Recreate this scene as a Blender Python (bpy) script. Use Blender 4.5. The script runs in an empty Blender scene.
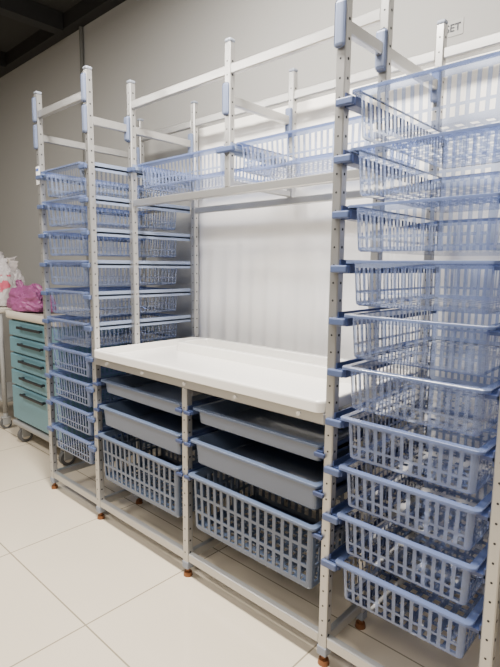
import bpy, bmesh, math, random
from mathutils import Vector, Matrix, noise
random.seed(4)
C = bpy.context.scene.collection
PI = math.pi

# ------------------------------------------------------------------ materials
def lin(c):
    return tuple((v/255/12.92 if v/255 <= .04045 else ((v/255+.055)/1.055)**2.4) for v in c) + (1,)
def mat(name, rgb, rough=.5, metal=0, bump=0, bscale=40, var=0.0, vscale=6, spec=.5, coat=0):
    m = bpy.data.materials.new(name); m.use_nodes = True
    nt = m.node_tree; N = nt.nodes; L = nt.links
    b = N['Principled BSDF']
    b.inputs['Base Color'].default_value = lin(rgb)
    b.inputs['Roughness'].default_value = rough
    b.inputs['Metallic'].default_value = metal
    b.inputs['Specular IOR Level'].default_value = spec
    b.inputs['Coat Weight'].default_value = coat
    tc = N.new('ShaderNodeTexCoord')
    nz = N.new('ShaderNodeTexNoise'); nz.inputs['Scale'].default_value = vscale; nz.inputs['Detail'].default_value = 4
    L.new(tc.outputs['Object'], nz.inputs['Vector'])
    if var > 0:
        mx = N.new('ShaderNodeMix'); mx.data_type = 'RGBA'
        c = lin(rgb)
        mx.inputs[6].default_value = tuple(v*(1-var) for v in c[:3])+(1,)
        mx.inputs[7].default_value = tuple(min(1, v*(1+var)) for v in c[:3])+(1,)
        L.new(nz.outputs['Fac'], mx.inputs[0]); L.new(mx.outputs[2], b.inputs['Base Color'])
    if bump > 0:
        n2 = N.new('ShaderNodeTexNoise'); n2.inputs['Scale'].default_value = bscale; n2.inputs['Detail'].default_value = 3
        L.new(tc.outputs['Object'], n2.inputs['Vector'])
        bp = N.new('ShaderNodeBump'); bp.inputs['Strength'].default_value = bump; bp.inputs['Distance'].default_value = .01
        L.new(n2.outputs['Fac'], bp.inputs['Height']); L.new(bp.outputs['Normal'], b.inputs['Normal'])
    return m
def clear_mat(name, tint, body, fac, rough=.12, edge=.35, gloss=.07, ior=1.25):
    m = bpy.data.materials.new(name); m.use_nodes = True
    nt = m.node_tree; N = nt.nodes; L = nt.links
    b = N['Principled BSDF']; out = N['Material Output']
    b.inputs['Base Color'].default_value = lin(body); b.inputs['Roughness'].default_value = rough
    t = N.new('ShaderNodeBsdfTransparent'); t.inputs['Color'].default_value = lin(tint)
    lw = N.new('ShaderNodeLayerWeight'); lw.inputs['Blend'].default_value = .25
    mr = N.new('ShaderNodeMapRange'); mr.inputs['To Min'].default_value = fac; mr.inputs['To Max'].default_value = min(1, fac+edge)
    L.new(lw.outputs['Facing'], mr.inputs['Value'])
    mx = N.new('ShaderNodeMixShader')
    L.new(mr.outputs['Result'], mx.inputs[0]); L.new(t.outputs[0], mx.inputs[1]); L.new(b.outputs[0], mx.inputs[2])
    gl = N.new('ShaderNodeBsdfGlossy'); gl.inputs['Roughness'].default_value = gloss
    fr = N.new('ShaderNodeFresnel'); fr.inputs['IOR'].default_value = ior
    m2 = N.new('ShaderNodeMixShader')
    L.new(fr.outputs[0], m2.inputs[0]); L.new(mx.outputs[0], m2.inputs[1]); L.new(gl.outputs[0], m2.inputs[2])
    L.new(m2.outputs[0], out.inputs['Surface'])
    return m
M = {}
M['alu'] = mat('aluminium', (182,181,179), .3, .72, var=.04)
M['cap'] = mat('grey_cap', (138,144,156), .5)
M['hole'] = mat('dark_hole', (40,40,44), .8)
M['conn'] = mat('blue_connector', (104,115,142), .42, var=.05)
M['clip'] = mat('blue_clip', (76,90,126), .42, var=.05)
M['foot'] = mat('bronze_foot', (134,88,56), .45, .4)
M['steel'] = mat('screw_steel', (235,235,235), .25, .5)
M['runner_blue'] = mat('runner_blue', (58,70,106), .42, var=.05)
M['runner_alu'] = mat('runner_grey', (128,140,166), .4, .1, var=.05)
M['clear'] = clear_mat('clear_blue_plastic', (190,202,229), (176,189,220), .26, .16, .1)
M['dense'] = clear_mat('milky_blue_plastic', (184,197,226), (162,177,212), .40, .18, .12)
M['mid'] = clear_mat('shelf_blue_plastic', (176,189,220), (148,163,204), .38, .18, .1)
M['rim'] = clear_mat('blue_rim_plastic', (168,182,214), (128,145,190), .42, .25, .2)
M['rimc'] = clear_mat('clear_rim_plastic', (178,191,220), (136,152,194), .38, .2, .2)
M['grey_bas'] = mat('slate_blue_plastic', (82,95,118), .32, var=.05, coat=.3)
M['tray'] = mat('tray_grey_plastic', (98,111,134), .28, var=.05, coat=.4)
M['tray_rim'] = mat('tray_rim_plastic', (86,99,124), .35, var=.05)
M['white'] = mat('white_worktop', (236,233,227), .2, var=.015)
M['teal'] = mat('teal_cart', (98,138,150), .4, var=.04)
M['teal_d'] = mat('teal_dark', (74,108,120), .45, var=.04)
M['cream'] = mat('cream_plastic', (206,198,184), .45, var=.03)
M['dark'] = mat('dark_handle', (28,32,36), .5)
M['rubber'] = mat('rubber', (90,90,90), .7)
M['cgrey'] = mat('caster_grey', (150,150,148), .5)
M['pink'] = mat('pink_bag', (146,78,124), .4, bump=.4, bscale=12, var=.12)
M['sheet'] = mat('white_sheet', (250,246,239), .14, bump=.05, bscale=10, var=.01, vscale=3)
M['wall'] = mat('wall_paint', (146,145,142), .8, bump=.05, bscale=60, var=.03, vscale=1.2)
M['ceil'] = mat('ceiling_dark', (40,40,38), .9, var=.1)
M['beam'] = mat('beam_dark', (26,26,26), .7, var=.1)
M['pipe'] = mat('conduit', (90,90,86), .5)
M['sticker'] = mat('sticker', (250,250,250), .6)
M['ink2'] = mat('sticker_ink', (70,96,170), .6)
M['plate'] = mat('sign_plate', (150,149,146), .8)
M['ink'] = mat('ink', (52,54,62), .7)
M['bagw'] = clear_mat('white_bag', (240,240,240), (236,230,232), .55, .2)
M['red'] = mat('red_print', (196,90,112), .4)

def floor_mat():
    m = bpy.data.materials.new('floor_tiles'); m.use_nodes = True
    nt = m.node_tree; N = nt.nodes; L = nt.links; b = N['Principled BSDF']
    g = N.new('ShaderNodeNewGeometry'); sp = N.new('ShaderNodeSeparateXYZ'); L.new(g.outputs['Position'], sp.inputs[0])
    T = .64
    def line(sock, off):
        a = N.new('ShaderNodeMath'); a.operation = 'SUBTRACT'; L.new(sock, a.inputs[0]); a.inputs[1].default_value = off-50*T-T/2
        d = N.new('ShaderNodeMath'); d.operation = 'DIVIDE'; L.new(a.outputs[0], d.inputs[0]); d.inputs[1].default_value = T
        f = N.new('ShaderNodeMath'); f.operation = 'FRACT'; L.new(d.outputs[0], f.inputs[0])
        s = N.new('ShaderNodeMath'); s.operation = 'SUBTRACT'; L.new(f.outputs[0], s.inputs[0]); s.inputs[1].default_value = .5
        ab = N.new('ShaderNodeMath'); ab.operation = 'ABSOLUTE'; L.new(s.outputs[0], ab.inputs[0])
        lt = N.new('ShaderNodeMath'); lt.operation = 'LESS_THAN'; L.new(ab.outputs[0], lt.inputs[0]); lt.inputs[1].default_value = .0044
        return lt.outputs[0]
    mxm = N.new('ShaderNodeMath'); mxm.operation = 'MAXIMUM'
    L.new(line(sp.outputs[0], -1.5), mxm.inputs[0]); L.new(line(sp.outputs[1], -.435), mxm.inputs[1])
    nz = N.new('ShaderNodeTexNoise'); nz.inputs['Scale'].default_value = 1.6; nz.inputs['Detail'].default_value = 5
    L.new(g.outputs['Position'], nz.inputs['Vector'])
    c1 = N.new('ShaderNodeMix'); c1.data_type = 'RGBA'; c1.inputs[6].default_value = lin((212,199,177)); c1.inputs[7].default_value = lin((226,213,192))
    L.new(nz.outputs['Fac'], c1.inputs[0])
    c2 = N.new('ShaderNodeMix'); c2.data_type = 'RGBA'; L.new(mxm.outputs[0], c2.inputs[0]); L.new(c1.outputs[2], c2.inputs[6]); c2.inputs[7].default_value = lin((152,141,121))
    L.new(c2.outputs[2], b.inputs['Base Color'])
    b.inputs['Roughness'].default_value = .14
    return m
M['floor'] = floor_mat()

# ------------------------------------------------------------------ mesh helpers
def obj(name, bm, mats, parent=None, smooth=False, loc=None):
    me = bpy.data.meshes.new(name)
    bmesh.ops.recalc_face_normals(bm, faces=bm.faces[:])
    bm.to_mesh(me); bm.free()
    if not isinstance(mats, (list, tuple)): mats = [mats]
    for m in mats: me.materials.append(m)
    if smooth:
        for p in me.polygons: p.use_smooth = True
    o = bpy.data.objects.new(name, me); C.objects.link(o)
    if parent: o.parent = parent
    if loc: o.location = loc
    return o
def bx(bm, x0, x1, y0, y1, z0, z1, bev=0, mi=0, seg=2):
    r = bmesh.ops.create_cube(bm, size=1)
    vs = r['verts']
    for v in vs:
        v.co = Vector(((x0+x1)/2+v.co.x*(x1-x0), (y0+y1)/2+v.co.y*(y1-y0), (z0+z1)/2+v.co.z*(z1-z0)))
    fs = set(f for v in vs for f in v.link_faces)
    for f in fs: f.material_index = mi
    if bev:
        es = list(set(e for v in vs for e in v.link_edges))
        bmesh.ops.bevel(bm, geom=es, offset=bev, segments=seg, affect='EDGES', profile=.5)
def box(x0, x1, y0, y1, z0, z1, bev=0, seg=2):
    bm = bmesh.new(); bx(bm, x0, x1, y0, y1, z0, z1, bev, 0, seg); return bm
def cyl(bm, p, axis, r, h, n=16, r2=None, mi=0):
    q = {'x': Matrix.Rotation(PI/2, 4, 'Y'), 'y': Matrix.Rotation(-PI/2, 4, 'X'), 'z': Matrix.Identity(4)}[axis]
    res = bmesh.ops.create_cone(bm, cap_ends=True, segments=n, radius1=r, radius2=r if r2 is None else r2, depth=h, matrix=Matrix.Translation(p) @ q)
    for f in set(f for v in res['verts'] for f in v.link_faces): f.material_index = mi
def thing(name, label, cat, loc=(0,0,0), group=None, rz=0):
    o = bpy.data.objects.new(name, None); C.objects.link(o); o.location = loc; o.rotation_euler.z = rz
    o.empty_display_size = .05
    o['label'] = label; o['category'] = cat
    if group: o['group'] = group
    return o
def tag(o, label, cat, group=None):
    o['label'] = label; o['category'] = cat
    if group: o['group'] = group
    return o
def struct(name, bm, m):
    o = obj(name, bm, m); o['kind'] = 'structure'; return o
def dup(root, loc, label=None, rz=None):
    r = root.copy(); C.objects.link(r); r.location = loc
    if label: r['label'] = label
    if rz is not None: r.rotation_euler.z = rz
    for ch in list(root.children):
        c = ch.copy(); C.objects.link(c); c.parent = r
        for g in list(ch.children):
            d = g.copy(); C.objects.link(d); d.parent = c
    return r

# ------------------------------------------------------------------ setting
YW = .73
struct('floor', box(-6.5, 3, -5, YW+.1, -.1, 0), M['floor'])
struct('wall_back', box(-6.5, 3, YW, YW+.1, 0, 3.0), M['wall'])
struct('wall_left', box(-6.6, -6.5, -5, YW+.1, 0, 3.0), M['wall'])
struct('wall_right', box(3, 3.1, -5, YW+.1, 0, 3.0), M['wall'])
struct('ceiling', box(-6.6, 3.1, -5, YW+.1, 3.0, 3.1), M['ceil'])
struct('trim_1', box(-6.5, 3, YW-.08, YW-.001, 2.9, 2.999), M['beam'])
bm = bmesh.new()
for x in (-5.6, -4.6, -3.6):
    bx(bm, x-.05, x+.05, -5, YW-.09, 2.88, 2.999)
struct('trim_2', bm, M['beam'])
bm = bmesh.new(); cyl(bm, (-3.44, YW-.016, 1.448), 'z', .014, 2.894, 12)
for z in (.5, 1.2, 1.9, 2.4): bx(bm, -3.465, -3.415, YW-.033, YW-.001, z, z+.02)
tag(obj('conduit_pipe', bm, M['pipe']), 'thin grey conduit pipe running up the bare wall above the teal cart', 'pipe')

# white sheet hung on wall
bm = bmesh.new()
x0, x1, z0, z1 = -2.19, .6, .002, 2.0
nx, nz_ = 400, 24
g = []
for i in range(nx+1):
    row = []
    for j in range(nz_+1):
        x = x0+(x1-x0)*i/nx; z = z0+(z1-z0)*j/nz_
        low = max(0, 1-(z-.95)/.5); low = min(1, low)
        dy = .0058*math.sin(x*62+1.0*math.sin(z*2.2)+3*noise.noise((x*4, 0, 0)))*(.08+.92*low) + .0025*noise.noise((x*7, z*2, 0))
        row.append(bm.verts.new((x, YW-.022+dy, z)))
    g.append(row)
for i in range(nx):
    for j in range(nz_):
        bm.faces.new((g[i][j], g[i+1][j], g[i+1][j+1], g[i][j+1]))
s = obj('plastic_sheet', bm, M['sheet'], smooth=True)
tag(s, 'white wavy plastic sheet covering the wall behind the rack', 'sheet')
sm = s.modifiers.new('solid', 'SOLIDIFY'); sm.thickness = .003

# sign on the wall by the right tower
sg = thing('wall_sign', 'small dark lettering on the wall beside the rear post top of the right tower', 'sign', (-.814, YW, 2.126))
obj('plate', box(-.055, .046, -.002, 0, -.028, .028, .0005), M['plate'], sg)
fc = bpy.data.curves.new('letters', 'FONT'); fc.body = 'SET'; fc.size = .037; fc.align_x = 'CENTER'; fc.align_y = 'CENTER'; fc.extrude = .0008
fo = bpy.data.objects.new('tmp', fc); C.objects.link(fo)
bpy.context.view_layer.update()
me = bpy.data.meshes.new_from_object(fo.evaluated_get(bpy.context.evaluated_depsgraph_get()))
bpy.data.objects.remove(fo)
me.materials.clear(); me.materials.append(M['ink'])
lo = bpy.data.objects.new('lettering', me); C.objects.link(lo); lo.parent = sg; lo.location = (.008, -.0035, 0); lo.rotation_euler = (PI/2, 0, 0)

# ------------------------------------------------------------------ rack
FX = [-2.62, -2.13, -1.464, -.80, -.325]
Y0, YM, YB = 0, .225, .62
HT = 2.10; P = .015
rack = thing('storage_rack', 'tall aluminium modular storage rack with perforated posts and two basket towers', 'rack', (-1.465, 0, 0))
def W(bm):
    bmesh.ops.translate(bm, verts=bm.verts[:], vec=(1.465, 0, 0)); return bm
def post(x, y, z0, z1, foot=True, cap=True):
    bm = bmesh.new(); bx(bm, x-P, x+P, y-P, y+P, z0, z1, .003, 0, 1)
    z = z0+.07
    while z < z1-.03:
        cyl(bm, (x+P, y, z), 'x', .0042, .0012, 8, mi=1)
        cyl(bm, (x, y-P, z), 'y', .0032, .0012, 8, mi=1)
        z += .05
    o = obj('post', W(bm), [M['alu'], M['hole']], rack)
    if cap:
        obj('post_cap', W(box(x-P-.001, x+P+.001, y-P-.001, y+P+.001, z1, z1+.014, .006)), M['cap'], o)
    if foot:
        bm = bmesh.new(); cyl(bm, (x, y, .008), 'z', .019, .016, 18, r2=.016); cyl(bm, (x, y, .028), 'z', .008, .03, 10)
        obj('levelling_foot', W(bm), M['foot'], o)
        obj('post_sleeve', W(box(x-P-.002, x+P+.002, y-P-.002, y+P+.002, .035, .065, .003)), M['cap'], o)
WT = .782
for i, x in enumerate(FX):
    if i == 2:
        post(x, Y0, .035, WT, cap=False); post(x, YB, .035, WT, cap=False)
        post(x, YM, 1.56, HT, foot=False); post(x, YB, 1.56, HT, foot=False)
    else:
        post(x, Y0, .035, HT); post(x, YB, .035, HT)
        if i in (1, 3): post(x, YM, .035, HT)
def bar(a, b, hw, hh):
    (xa, ya, za), (xb, yb, zb) = a, b
    if abs(xb-xa) > abs(yb-ya): bm = box(xa, xb, ya-hw, ya+hw, za-hh, za+hh, .003, 1)
    else: bm = box(xa-hw, xa+hw, ya, yb, za-hh, za+hh, .003, 1)
    return obj('crossbar', W(bm), M['alu'], rack)
def xbar(i, y, z, hh=.018): bar((FX[i]+P, y, z), (FX[i+1]-P, y, z), .012, hh)
ZT = 2.0
for i in (0, 3): xbar(i, Y0, ZT)
for i in (1, 2): xbar(i, YM, ZT)
for i in range(4): xbar(i, YB, ZT)
for i in range(4): xbar(i, Y0, .085); xbar(i, YB, .085)
for i in (1, 2): xbar(i, YB, WT-.02)
bar((FX[1]+P, YM, 1.545), (FX[3]-P, YM, 1.545), .014, .016)
bar((FX[1]+P, YB, 1.545), (FX[3]-P, YB, 1.545), .014, .016)
# worktop front rail with screws
fr = bar((FX[1]+P, -.004, WT+.018), (FX[3]-P, -.004, WT+.018), .013, .018)
for k in range(5):
    bm = bmesh.new(); cyl(bm, (FX[1]+.12+k*.275, -.019, WT+.018), 'y', .007, .004, 14)
    obj('screw', W(bm), M['steel'], fr)
def conn(x, y, z):
    bm = bmesh.new(); bx(bm, x-.0165, x+.0165, y-P-.014, y-P, z-.06, z+.06, .010, 0, 3)
    obj('connector', W(bm), M['conn'], rack)
def ybar(x, ya, yb, z, c=True, hh=.018):
    bar((x, ya+P, z), (x, yb-P, z), .011, hh)
    if c:
        conn(x, ya, z)
        bm = bmesh.new(); bx(bm, x-.0165, x+.0165, yb-P-.022, yb-P, z-.055, z+.055, .008, 0, 2)
        obj('connector', W(bm), M['conn'], rack)
ZD = 1.89
for i, x in enumerate(FX):
    if i in (1, 3):
        ybar(x, Y0, YM, ZD); ybar(x, YM, YB, ZD); ybar(x, Y0, YM, .085, False); ybar(x, YM, YB, .085, False)
    elif i == 2:
        ybar(x, YM, YB, ZD); ybar(x, YM, YB, 1.575, False, .012); ybar(x, Y0, YB, .085, False); ybar(x, Y0, YB, WT-.02, False)
    else:
        ybar(x, Y0, YB, ZD); ybar(x, Y0, YB, .085, False)
for x in (FX[0], FX[1], FX[3]): conn(x, Y0, ZT+.022)
bm = box(FX[0]-.018, FX[0]+.018, -P-.004, -P-.001, 1.655, 1.745, .001)
bx(bm, FX[0]-.014, FX[0]+.014, -P-.0046, -P-.0041, 1.722, 1.736, 0, 1)
st = obj('sticker', W(bm), [M['sticker'], M['ink2']], rack); st['label'] = 'small white sticker'

def runner(x, s, y0, y1, z, m, reach, clip='big', th=.012):
    """z = basket rim top"""
    bm = bmesh.new()
    def b(xa, xb, ya, yb, za, zb, bev=0):
        A, B = x+s*xa, x+s*xb
        bx(bm, min(A, B), max(A, B), ya, yb, za, zb, bev)
    b(P+.001, reach, y0, y1, z-.014-th, z-.013)
    b(P+.001, P+.005, y0, y1, z-.034, z+.003)
    o = obj('runner', W(bm), m, rack)
    if clip:
        bm = bmesh.new()
        if clip == 'big':
            b(-.004, reach, y0-.018 if y0 < 0 else y0-.02, (-P-.001) if y0 < 0 else y0-.002, z-.034, z-.013, .004)
            obj('clip', W(bm), M['clip'], o)
        else:
            b(.006, reach, y0-.014, -P-.001, z-.028, z-.014, .003)
            obj('clip', W(bm), M['runner_blue'], o)

# ------------------------------------------------------------------ baskets
def loop_points(nw, nd, slot):
    seq = []
    def side(n):
        qs = []
        pitch = 2/n
        for k in range(n):
            a = -1+pitch*k
            qs.append((a+pitch*(1-slot)/2, True)); qs.append((a+pitch*(1+slot)/2, False))
        return [(-1, False)]+qs
    for sd in range(4):
        n = nw if sd % 2 == 0 else nd
        for q, h in side(n): seq.append(('s', sd, q, h))
        seq.append(('s', sd, 1, False))
        for k in (1, 2): seq.append(('c', sd, k/3, False))
    return seq
def ppos(e, hw, hd, r):
    kind, sd, q, _ = e
    R = [0, PI/2, PI, 3*PI/2][sd]
    a, b = (hw, hd) if sd % 2 == 0 else (hd, hw)
    if kind == 's': x, y = q*(a-r), -b
    else:
        t = -PI/2 + q*PI/2
        x, y = (a-r)+r*math.cos(t), -(b-r)+r*math.sin(t)
    c, s_ = math.cos(R), math.sin(R)
    return x*c-y*s_, x*s_+y*c
def inner(e, hw, hd, r):
    kind, sd, q, _ = e
    R = [0, PI/2, PI, 3*PI/2][sd]
    a, b = (hw, hd) if sd % 2 == 0 else (hd, hw)
    if kind == 'c': q = 1
    x, y = q*(a-r), -(b-r)
    c, s_ = math.cos(R), math.sin(R)
    return x*c-y*s_, x*s_+y*c
RC = .011
def body_bm(w, d, h, nw, nd, rows, taper=.012, slot=.6, r=RC):
    seq = loop_points(nw, nd, slot); n = len(seq)
    bm = bmesh.new()
    ts = [rows[0][0]]+[x[1] for x in rows]
    def half(t):
        k = taper*t + (.005*max(0, (t-.94)/.06)**2)
        return w/2-k, d/2-k
    rings = []
    for t in ts:
        hw, hd = half(t)
        rings.append([bm.verts.new((*ppos(e, hw, hd, r), -h*t)) for e in seq])
    for ri, row in enumerate(rows):
        for k in range(n):
            if row[2] and seq[k][3]: continue
            k2 = (k+1) % n
            bm.faces.new((rings[ri][k], rings[ri][k2], rings[ri+1][k2], rings[ri+1][k]))
    return bm, seq, half(1)
def bottom_bm(w2, h, seq, nw, nd, slot, holes=True, r=RC):
    hw, hd = w2; bm = bmesh.new(); n = len(seq)
    o = [bm.verts.new((*ppos(e, hw, hd, r), -h)) for e in seq]
    i_ = [bm.verts.new((*inner(e, hw, hd, r), -h)) for e in seq]
    for k in range(n):
        k2 = (k+1) % n
        try:
            bm.faces.new((o[k], o[k2], i_[k2], i_[k]))
        except ValueError: pass
    def cuts(m, a):
        L = [-a]; F = []
        p = 2/m
        for k in range(m):
            L += [a*(-1+p*k+p*(1-slot)/2), a*(-1+p*k+p*(1+slot)/2)]; F += [False, True]
        L.append(a); F.append(False); return L, F
    X, FXh = cuts(nw, hw-r); Y, FYh = cuts(nd, hd-r)
    gv = [[bm.verts.new((x, y, -h)) for y in Y] for x in X]
    for a in range(len(X)-1):
        for b in range(len(Y)-1):
            if holes and FXh[a] and FYh[b]: continue
            bm.faces.new((gv[a][b], gv[a+1][b], gv[a+1][b+1], gv[a][b+1]))
    bmesh.ops.remove_doubles(bm, verts=bm.verts[:], dist=1e-5)
    bmesh.ops.dissolve_degenerate(bm, edges=bm.edges[:], dist=1e-6)
    return bm
def rim_bm(w, d, lip=.008, fl=.020, r=.016):
    bm = bmesh.new()
    prof = [(-fl, -.004), (-fl, 0), (-.0015, 0), (0, -.0015), (0, -lip)]
    N_ = 6
    rings = []
    for off, z in prof:
        ring = []
        hw, hd = w/2+off, d/2+off; rr = max(.002, r+off)
        for sd, (sx, sy) in enumerate(((1, -1), (1, 1), (-1, 1), (-1, -1))):
            for k in range(N_+1):
                t = -PI/2+sd*PI/2+k/N_*PI/2
                ring.append(bm.verts.new((sx*(hw-rr)+rr*math.cos(t), sy*(hd-rr)+rr*math.sin(t), z)))
        rings.append(ring)
    n = len(rings[0])
    for a, b in zip(rings, rings[1:]):
        for k in range(n): bm.faces.new((a[k], a[(k+1) % n], b[(k+1) % n], b[k]))
    return bm
def make_basket(name, w, d, h, nw, nd, rows, mb, mrim, label, cat, loc, holes=True, taper=.006, slot=.6, group=None, thick=0, bslot=None, bn=None):
    t = thing(name, label, cat, loc, group)
    bm, seq, half = body_bm(w-.036, d-.036, h, nw, nd, rows, taper, slot)
    b = obj('body', bm, mb, t)
    bw, bd = bn or (nw, nd)
    bt = obj('bottom', bottom_bm(half, h, seq, bw, bd, bslot or slot, holes), mb, t)
    rm = obj('rim', rim_bm(w, d), mrim, t, False)
    if thick:
        for o in (b, bt):
            m = o.modifiers.new('solid', 'SOLIDIFY'); m.thickness = thick; m.offset = 0
    return t
R1 = [(0,.16,0),(.16,.64,1),(.64,.70,0),(.70,.90,1),(.90,.96,0),(.96,1,0)]
R2 = [(0,.16,0),(.16,.66,1),(.66,.72,0),(.72,.90,1),(.90,.96,0),(.96,1,0)]
LV = [.38+.148*k for k in range(10)]
ordn = ['topmost', 'second from top', 'third from top', 'fourth from top', 'fifth from top', 'fifth from bottom', 'fourth from bottom', 'third from bottom', 'second from bottom', 'bottommost']
protos = {}
for tower, (xa, xb), nm in ((0, (FX[3], FX[4]), 'right'), (1, (FX[0], FX[1]), 'left')):
    for k in range(10):
        z = LV[9-k]; cx = (xa+xb)/2 + (.004 if tower == 0 else 0)
        oth = 'near the camera' if nm == 'right' else 'beside the teal cart'
        low = k >= 6
        lab = 'translucent blue slotted basket, %s in the %s tower %s' % (ordn[k], nm, oth)
        loc = (cx, .27, z)
        key = 'dense' if low else 'clear'
        if key not in protos:
            if low: protos[key] = make_basket('basket', .40, .60, .124, 13, 20, R1, M['dense'], M['rim'], lab, 'basket', loc, group='translucent baskets in the towers', slot=.60, bslot=.5, bn=(9, 14))
            else: protos[key] = make_basket('basket', .40, .60, .124, 15, 23, R2, M['clear'], M['rimc'], lab, 'basket', loc, group='translucent baskets in the towers', slot=.55, bslot=.5, bn=(9, 14))
        else:
            dup(protos[key], loc, lab)
        m = M['runner_blue'] if tower == 0 else M['runner_alu']
        rc = .050 if tower == 0 else .058
        runner(xa, 1, -.012, .60, z, m, rc, 'big', .022 if tower == 0 else .008); runner(xb, -1, -.012, .60, z, m, rc-.002, 'big' if tower == 1 else None, .008)
ub = None
for i, lab in ((1, 'shallow translucent blue basket under the left end of the top crossbar, above the worktop'), (2, 'shallow translucent blue basket above the worktop, next to the right tower')):
    cx = (FX[i]+FX[i+1])/2; z = 1.725
    if ub is None: ub = make_basket('basket', .60, .40, .112, 22, 15, R1, M['mid'], M['rim'], lab, 'basket', (cx, YM+.195, z), group='baskets over the worktop', slot=.55, bslot=.5)
    else: dup(ub, (cx, YM+.195, z), lab)
    runner(FX[i], 1, YM-.012, YB-.02, z, M['runner_alu'], .046); runner(FX[i+1], -1, YM-.012, YB-.02, z, M['runner_alu'], .046)
RB = [(0,.10,0),(.10,.34,1),(.34,.39,0),(.39,.63,1),(.63,.68,0),(.68,.90,1),(.90,.96,0),(.96,1,0)]
RT = [(0,.5,0),(.5,.94,0),(.94,1,0)]
lb = t1 = t2 = None
for i, sd in ((1, 'left'), (2, 'right')):
    cx = (FX[i]+FX[i+1])/2; y = .17
    lab = 'deep slate blue slotted basket at the bottom of the %s bay under the worktop' % sd
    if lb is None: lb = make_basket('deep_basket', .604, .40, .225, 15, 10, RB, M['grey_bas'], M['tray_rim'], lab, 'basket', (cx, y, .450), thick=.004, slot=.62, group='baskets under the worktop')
    else: dup(lb, (cx, y, .450), lab)
    for z, h, key, lab in ((.710, .062, 't1', 'shallow solid grey blue tray directly beneath the worktop in the %s bay' % sd), (.585, .095, 't2', 'solid grey blue tray in the %s bay, between shallow tray and deep slotted basket' % sd)):
        cur = t1 if key == 't1' else t2
        yy = .195 if key == 't1' else .182
        if cur is None:
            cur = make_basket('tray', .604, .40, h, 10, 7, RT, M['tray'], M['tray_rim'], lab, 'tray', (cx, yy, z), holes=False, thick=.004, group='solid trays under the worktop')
            if key == 't1': t1 = cur
            else: t2 = cur
        else: dup(cur, (cx, yy, z), lab)
    for z in (.450, .585, .710):
        runner(FX[i], 1, -.012, .60, z, M['runner_blue'], .044, 'small'); runner(FX[i+1], -1, -.012, .60, z, M['runner_blue'], .044, 'small')

# ------------------------------------------------------------------ worktop
def rrect(bm, x0, x1, y0, y1, r, z, n=6):
    out = []
    for sd, (cx, cy) in enumerate(((x1-r, y0+r), (x1-r, y1-r), (x0+r, y1-r), (x0+r, y0+r))):
        for k in range(n+1):
            t = -PI/2+sd*PI/2+k/n*PI/2
            out.append(bm.verts.new((cx+r*math.cos(t), cy+r*math.sin(t), z)))
    return out
def loft(bm, rings, cap0=True, cap1=True):
    n = len(rings[0])
    for a, b in zip(rings, rings[1:]):
        for k in range(n): bm.faces.new((a[k], a[(k+1) % n], b[(k+1) % n], b[k]))
    if cap0: bm.faces.new(rings[0][::-1])
    if cap1: bm.faces.new(rings[-1])
wx0, wx1, wy0, wy1 = FX[1]+.018, FX[3]-.018, -.03, .60
ZB = WT+.0365
wt = thing('worktop', 'long glossy white worktop with raised lip and back ledge, across the rack middle', 'worktop', ((wx0+wx1)/2, (wy0+wy1)/2, ZB))
hx, hy = (wx1-wx0)/2, (wy1-wy0)/2
bm = bmesh.new()
def rr(i, z, r=.025): return rrect(bm, -hx+i, hx-i, -hy+i, hy-i, max(.006, r-i*.7), z)
loft(bm, [rr(.002, 0), rr(0, .002), rr(0, .030), rr(.001, .0345), rr(.004, .0375), rr(.008, .038), rr(.014, .038), rr(.0165, .037), rr(.018, .034), rr(.021, .007), rr(.023, .0055), rr(.028, .005)])
obj('slab', bm, M['white'], wt)
bm = bmesh.new()
def r2(i, z): return rrect(bm, -hx+.13+i, hx-.06-i, hy-.25+i, hy-.035-i, .035, z)
loft(bm, [r2(0, .0045), r2(.002, .046), r2(.004, .050), r2(.007, .051), r2(.026, .051), r2(.029, .050), r2(.031, .046), r2(.034, .014), r2(.040, .013)])
obj('back_ledge', bm, M['white'], wt)

# ------------------------------------------------------------------ teal cart
def caster(parent, x, y, r=.045):
    bm = bmesh.new()
    cyl(bm, (x, y, r*2+.02), 'z', .018, .04, 14)
    bx(bm, x-.026, x-.019, y-.03, y+.03, r*.8, r*2+.01, .003); bx(bm, x+.019, x+.026, y-.03, y+.03, r*.8, r*2+.01, .003)
    bx(bm, x-.026, x+.026, y-.03, y+.03, r*2+.002, r*2+.012, .003)
    o = obj('caster', bm, M['cgrey'], parent)
    bm = bmesh.new(); cyl(bm, (x, y, r), 'x', r, .034, 24)
    obj('wheel', bm, M['rubber'], o)
    bm = bmesh.new(); cyl(bm, (x, y, r), 'x', r*.6, .0375, 16)
    obj('hub', bm, M['cream'], o)
ct = thing('medical_cart', 'teal medical drawer cart with dark handles and cream top, left of the rack', 'cart', (-3.21, .40, 0))
cw, cd = .37, .23
obj('cabinet', box(-cw, cw, -cd+.02, cd, .15, .88, .012), M['teal_d'], ct)
obj('base', box(-cw-.012, cw+.012, -cd-.005, cd+.01, .115, .15, .012), M['cgrey'], ct)
bm = bmesh.new()
def r3(i, z): return rrect(bm, -cw-.02+i, cw+.02-i, -cd-.02+i, cd+.015-i, .04, z)
loft(bm, [r3(.006, .88), r3(0, .888), r3(0, .925), r3(.006, .93), r3(.014, .93), r3(.018, .928), r3(.026, .924)])
obj('top', bm, M['cream'], ct, True)
zs = [.868, .755, .64, .525, .41, .165]
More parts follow.
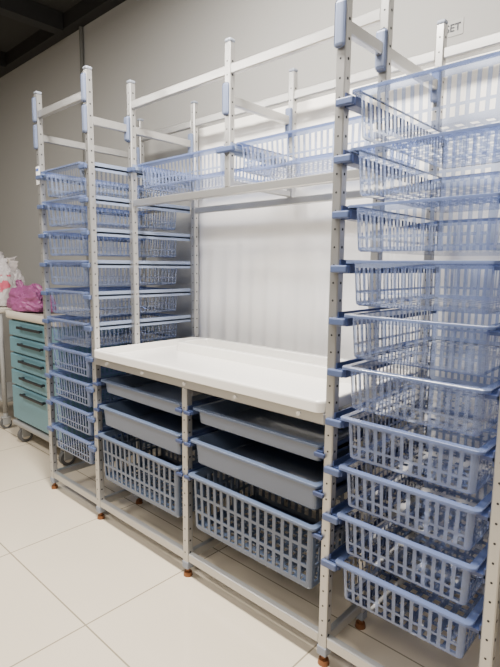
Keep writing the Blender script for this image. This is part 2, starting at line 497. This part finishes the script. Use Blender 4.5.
for a, b in zip(zs, zs[1:]):
    d = obj('drawer', box(-cw+.012, cw-.012, -cd-.004, -cd+.025, b+.006, a-.004, .008), M['teal'], ct)
    zc = a-.04
    bm = bmesh.new()
    bx(bm, -.17, .17, -cd-.034, -cd-.022, zc-.008, zc+.010, .004)
    for hx_ in (-.15, .15): bx(bm, hx_-.012, hx_+.012, -cd-.026, -cd-.003, zc-.006, zc+.008, .002)
    obj('handle', bm, M['dark'], d)
for x in (-.28, .33):
    for y in (-.19, .17): caster(ct, x, y, .05)

# second trolley (grey, cut by the left edge)
tr = thing('utility_trolley', 'grey tubular utility trolley with cream top at the far left edge', 'trolley', (-4.16, .42, 0))
obj('top', box(-.31, .31, -.22, .22, .885, .925, .012), M['cream'], tr)
obj('shelf', box(-.29, .29, -.20, .20, .2, .225, .006), M['cgrey'], tr)
for x in (-.28, .28):
    for y in (-.19, .19):
        bm = bmesh.new(); cyl(bm, (x, y, .51), 'z', .017, .78, 14); obj('leg', bm, M['cgrey'], tr, True)
        caster(tr, x, y, .04)

# bags
def ridged(p, seed):
    s = 0; a = 1; f = 1
    for o in range(3):
        s += a*(1-2*abs(noise.noise(p*f+Vector((seed, o*5.1, 0)))))
        a *= .5; f *= 2.1
    return s/1.75
def blob(sx, sy, sz, amp, sc, seed, fine=.2):
    bm = bmesh.new(); bmesh.ops.create_icosphere(bm, subdivisions=6, radius=1)
    for v in bm.verts:
        p = v.co.copy()
        n = noise.noise(p*sc+Vector((seed, 0, 0)))*amp + ridged(p*sc*1.5, seed)*fine
        q = p*(1+n)
        z = q.z
        if z < -.5: z = -.5+(z+.5)*.06
        v.co = Vector((q.x*sx, q.y*sy, (z+.6)*sz))
    lo = min(v.co.z for v in bm.verts)
    for v in bm.verts: v.co.z -= lo
    return bm
def ear(x, z, lean, sz, seed):
    bm = bmesh.new(); n, m = 12, 12; g = []
    for i in range(n+1):
        r = []
        for j in range(m+1):
            t = i/n; u = j/m-.5
            wv = (.3+1.1*math.sin(PI*min(1, t*.75)))*sz*.5
            r.append(bm.verts.new((x+lean*t*sz+u*wv, .2*sz*math.sin(u*16+seed)*t + .1*sz*noise.noise((u*6, t*5, seed)), z+t*sz*(1-.4*abs(u)+.25*noise.noise((u*5, seed, 3))))))
        g.append(r)
    for i in range(n):
        for j in range(m): bm.faces.new((g[i][j], g[i+1][j], g[i+1][j+1], g[i][j+1]))
    return bm
pb = thing('plastic_bag', 'slumped magenta purple bag resting on the cream top of the teal cart', 'bag', (-3.46, .28, .9305))
obj('sack', blob(.23, .095, .105, .35, 1.7, 5.3, .2), M['pink'], pb, True)
obj('loose_fold', ear(-.11, .10, -.6, .11, 1), M['pink'], pb, True)
wb = thing('plastic_bag', 'crumpled translucent white plastic bag with red print on the grey trolley', 'bag', (-4.04, .34, .9255))
obj('sack', blob(.15, .11, .20, .35, 1.3, 7.7, .26), M['bagw'], wb, True)
obj('handle', ear(-.03, .24, -.3, .17, 2), M['bagw'], wb, True)
obj('handle', ear(.07, .22, .6, .15, 0), M['bagw'], wb, True)
pr = blob(.152, .112, .202, .35, 1.3, 7.7, .26)
bmesh.ops.delete(pr, geom=[f for f in pr.faces if not (f.calc_center_median().y < -.02 and .1 < f.calc_center_median().z < .24 and f.calc_center_median().x > -.05 and noise.noise(f.calc_center_median()*22) > .05)], context='FACES')
obj('print', pr, M['red'], wb, True)

# ------------------------------------------------------------------ camera
cam = bpy.data.cameras.new('camera'); co = bpy.data.objects.new('camera', cam); C.objects.link(co)
cam.sensor_fit = 'VERTICAL'; cam.sensor_height = 36; cam.sensor_width = 27; cam.lens = 501/667*36
right = Vector((.7363, .6762, 0)).normalized()
fwd = Vector((-.6707, .7301, -.1335)).normalized()
right = (right - fwd*right.dot(fwd)).normalized(); up = right.cross(fwd)
a = -2.0/501
fwd = (fwd + right*a).normalized(); right = (right - fwd*right.dot(fwd)).normalized(); up = right.cross(fwd)
roll = math.radians(.65)
right, up = right*math.cos(roll)+up*math.sin(roll), up*math.cos(roll)-right*math.sin(roll)
m = Matrix((right, up, -fwd)).transposed().to_4x4(); m.translation = (0, -1.225, 1.25)
co.matrix_world = m
cam.clip_start = .02
bpy.context.scene.camera = co

# ------------------------------------------------------------------ light
w = bpy.data.worlds.new('world'); bpy.context.scene.world = w; w.use_nodes = True
w.node_tree.nodes['Background'].inputs[0].default_value = lin((240,235,228)); w.node_tree.nodes['Background'].inputs[1].default_value = .12
def area(loc, sx, sy, e, col=(1,.945,.87), target=None):
    l = bpy.data.lights.new('lamp', 'AREA'); l.shape = 'RECTANGLE'; l.size = sx; l.size_y = sy; l.energy = e; l.color = col
    o = bpy.data.objects.new('lamp', l); C.objects.link(o); o.location = loc
    if target:
        d = Vector(target)-Vector(loc); o.rotation_euler = d.to_track_quat('-Z', 'Y').to_euler()
    return o
area((-1.2, -.4, 2.85), 1.2, .3, 185)
area((-3.4, -1.6, 2.85), 2.0, .3, 92)
area((.4, -2.4, 2.8), 1.6, .3, 46, target=(-.9, .2, 1.1))  # fill light added from the front, out of view, with no fixture
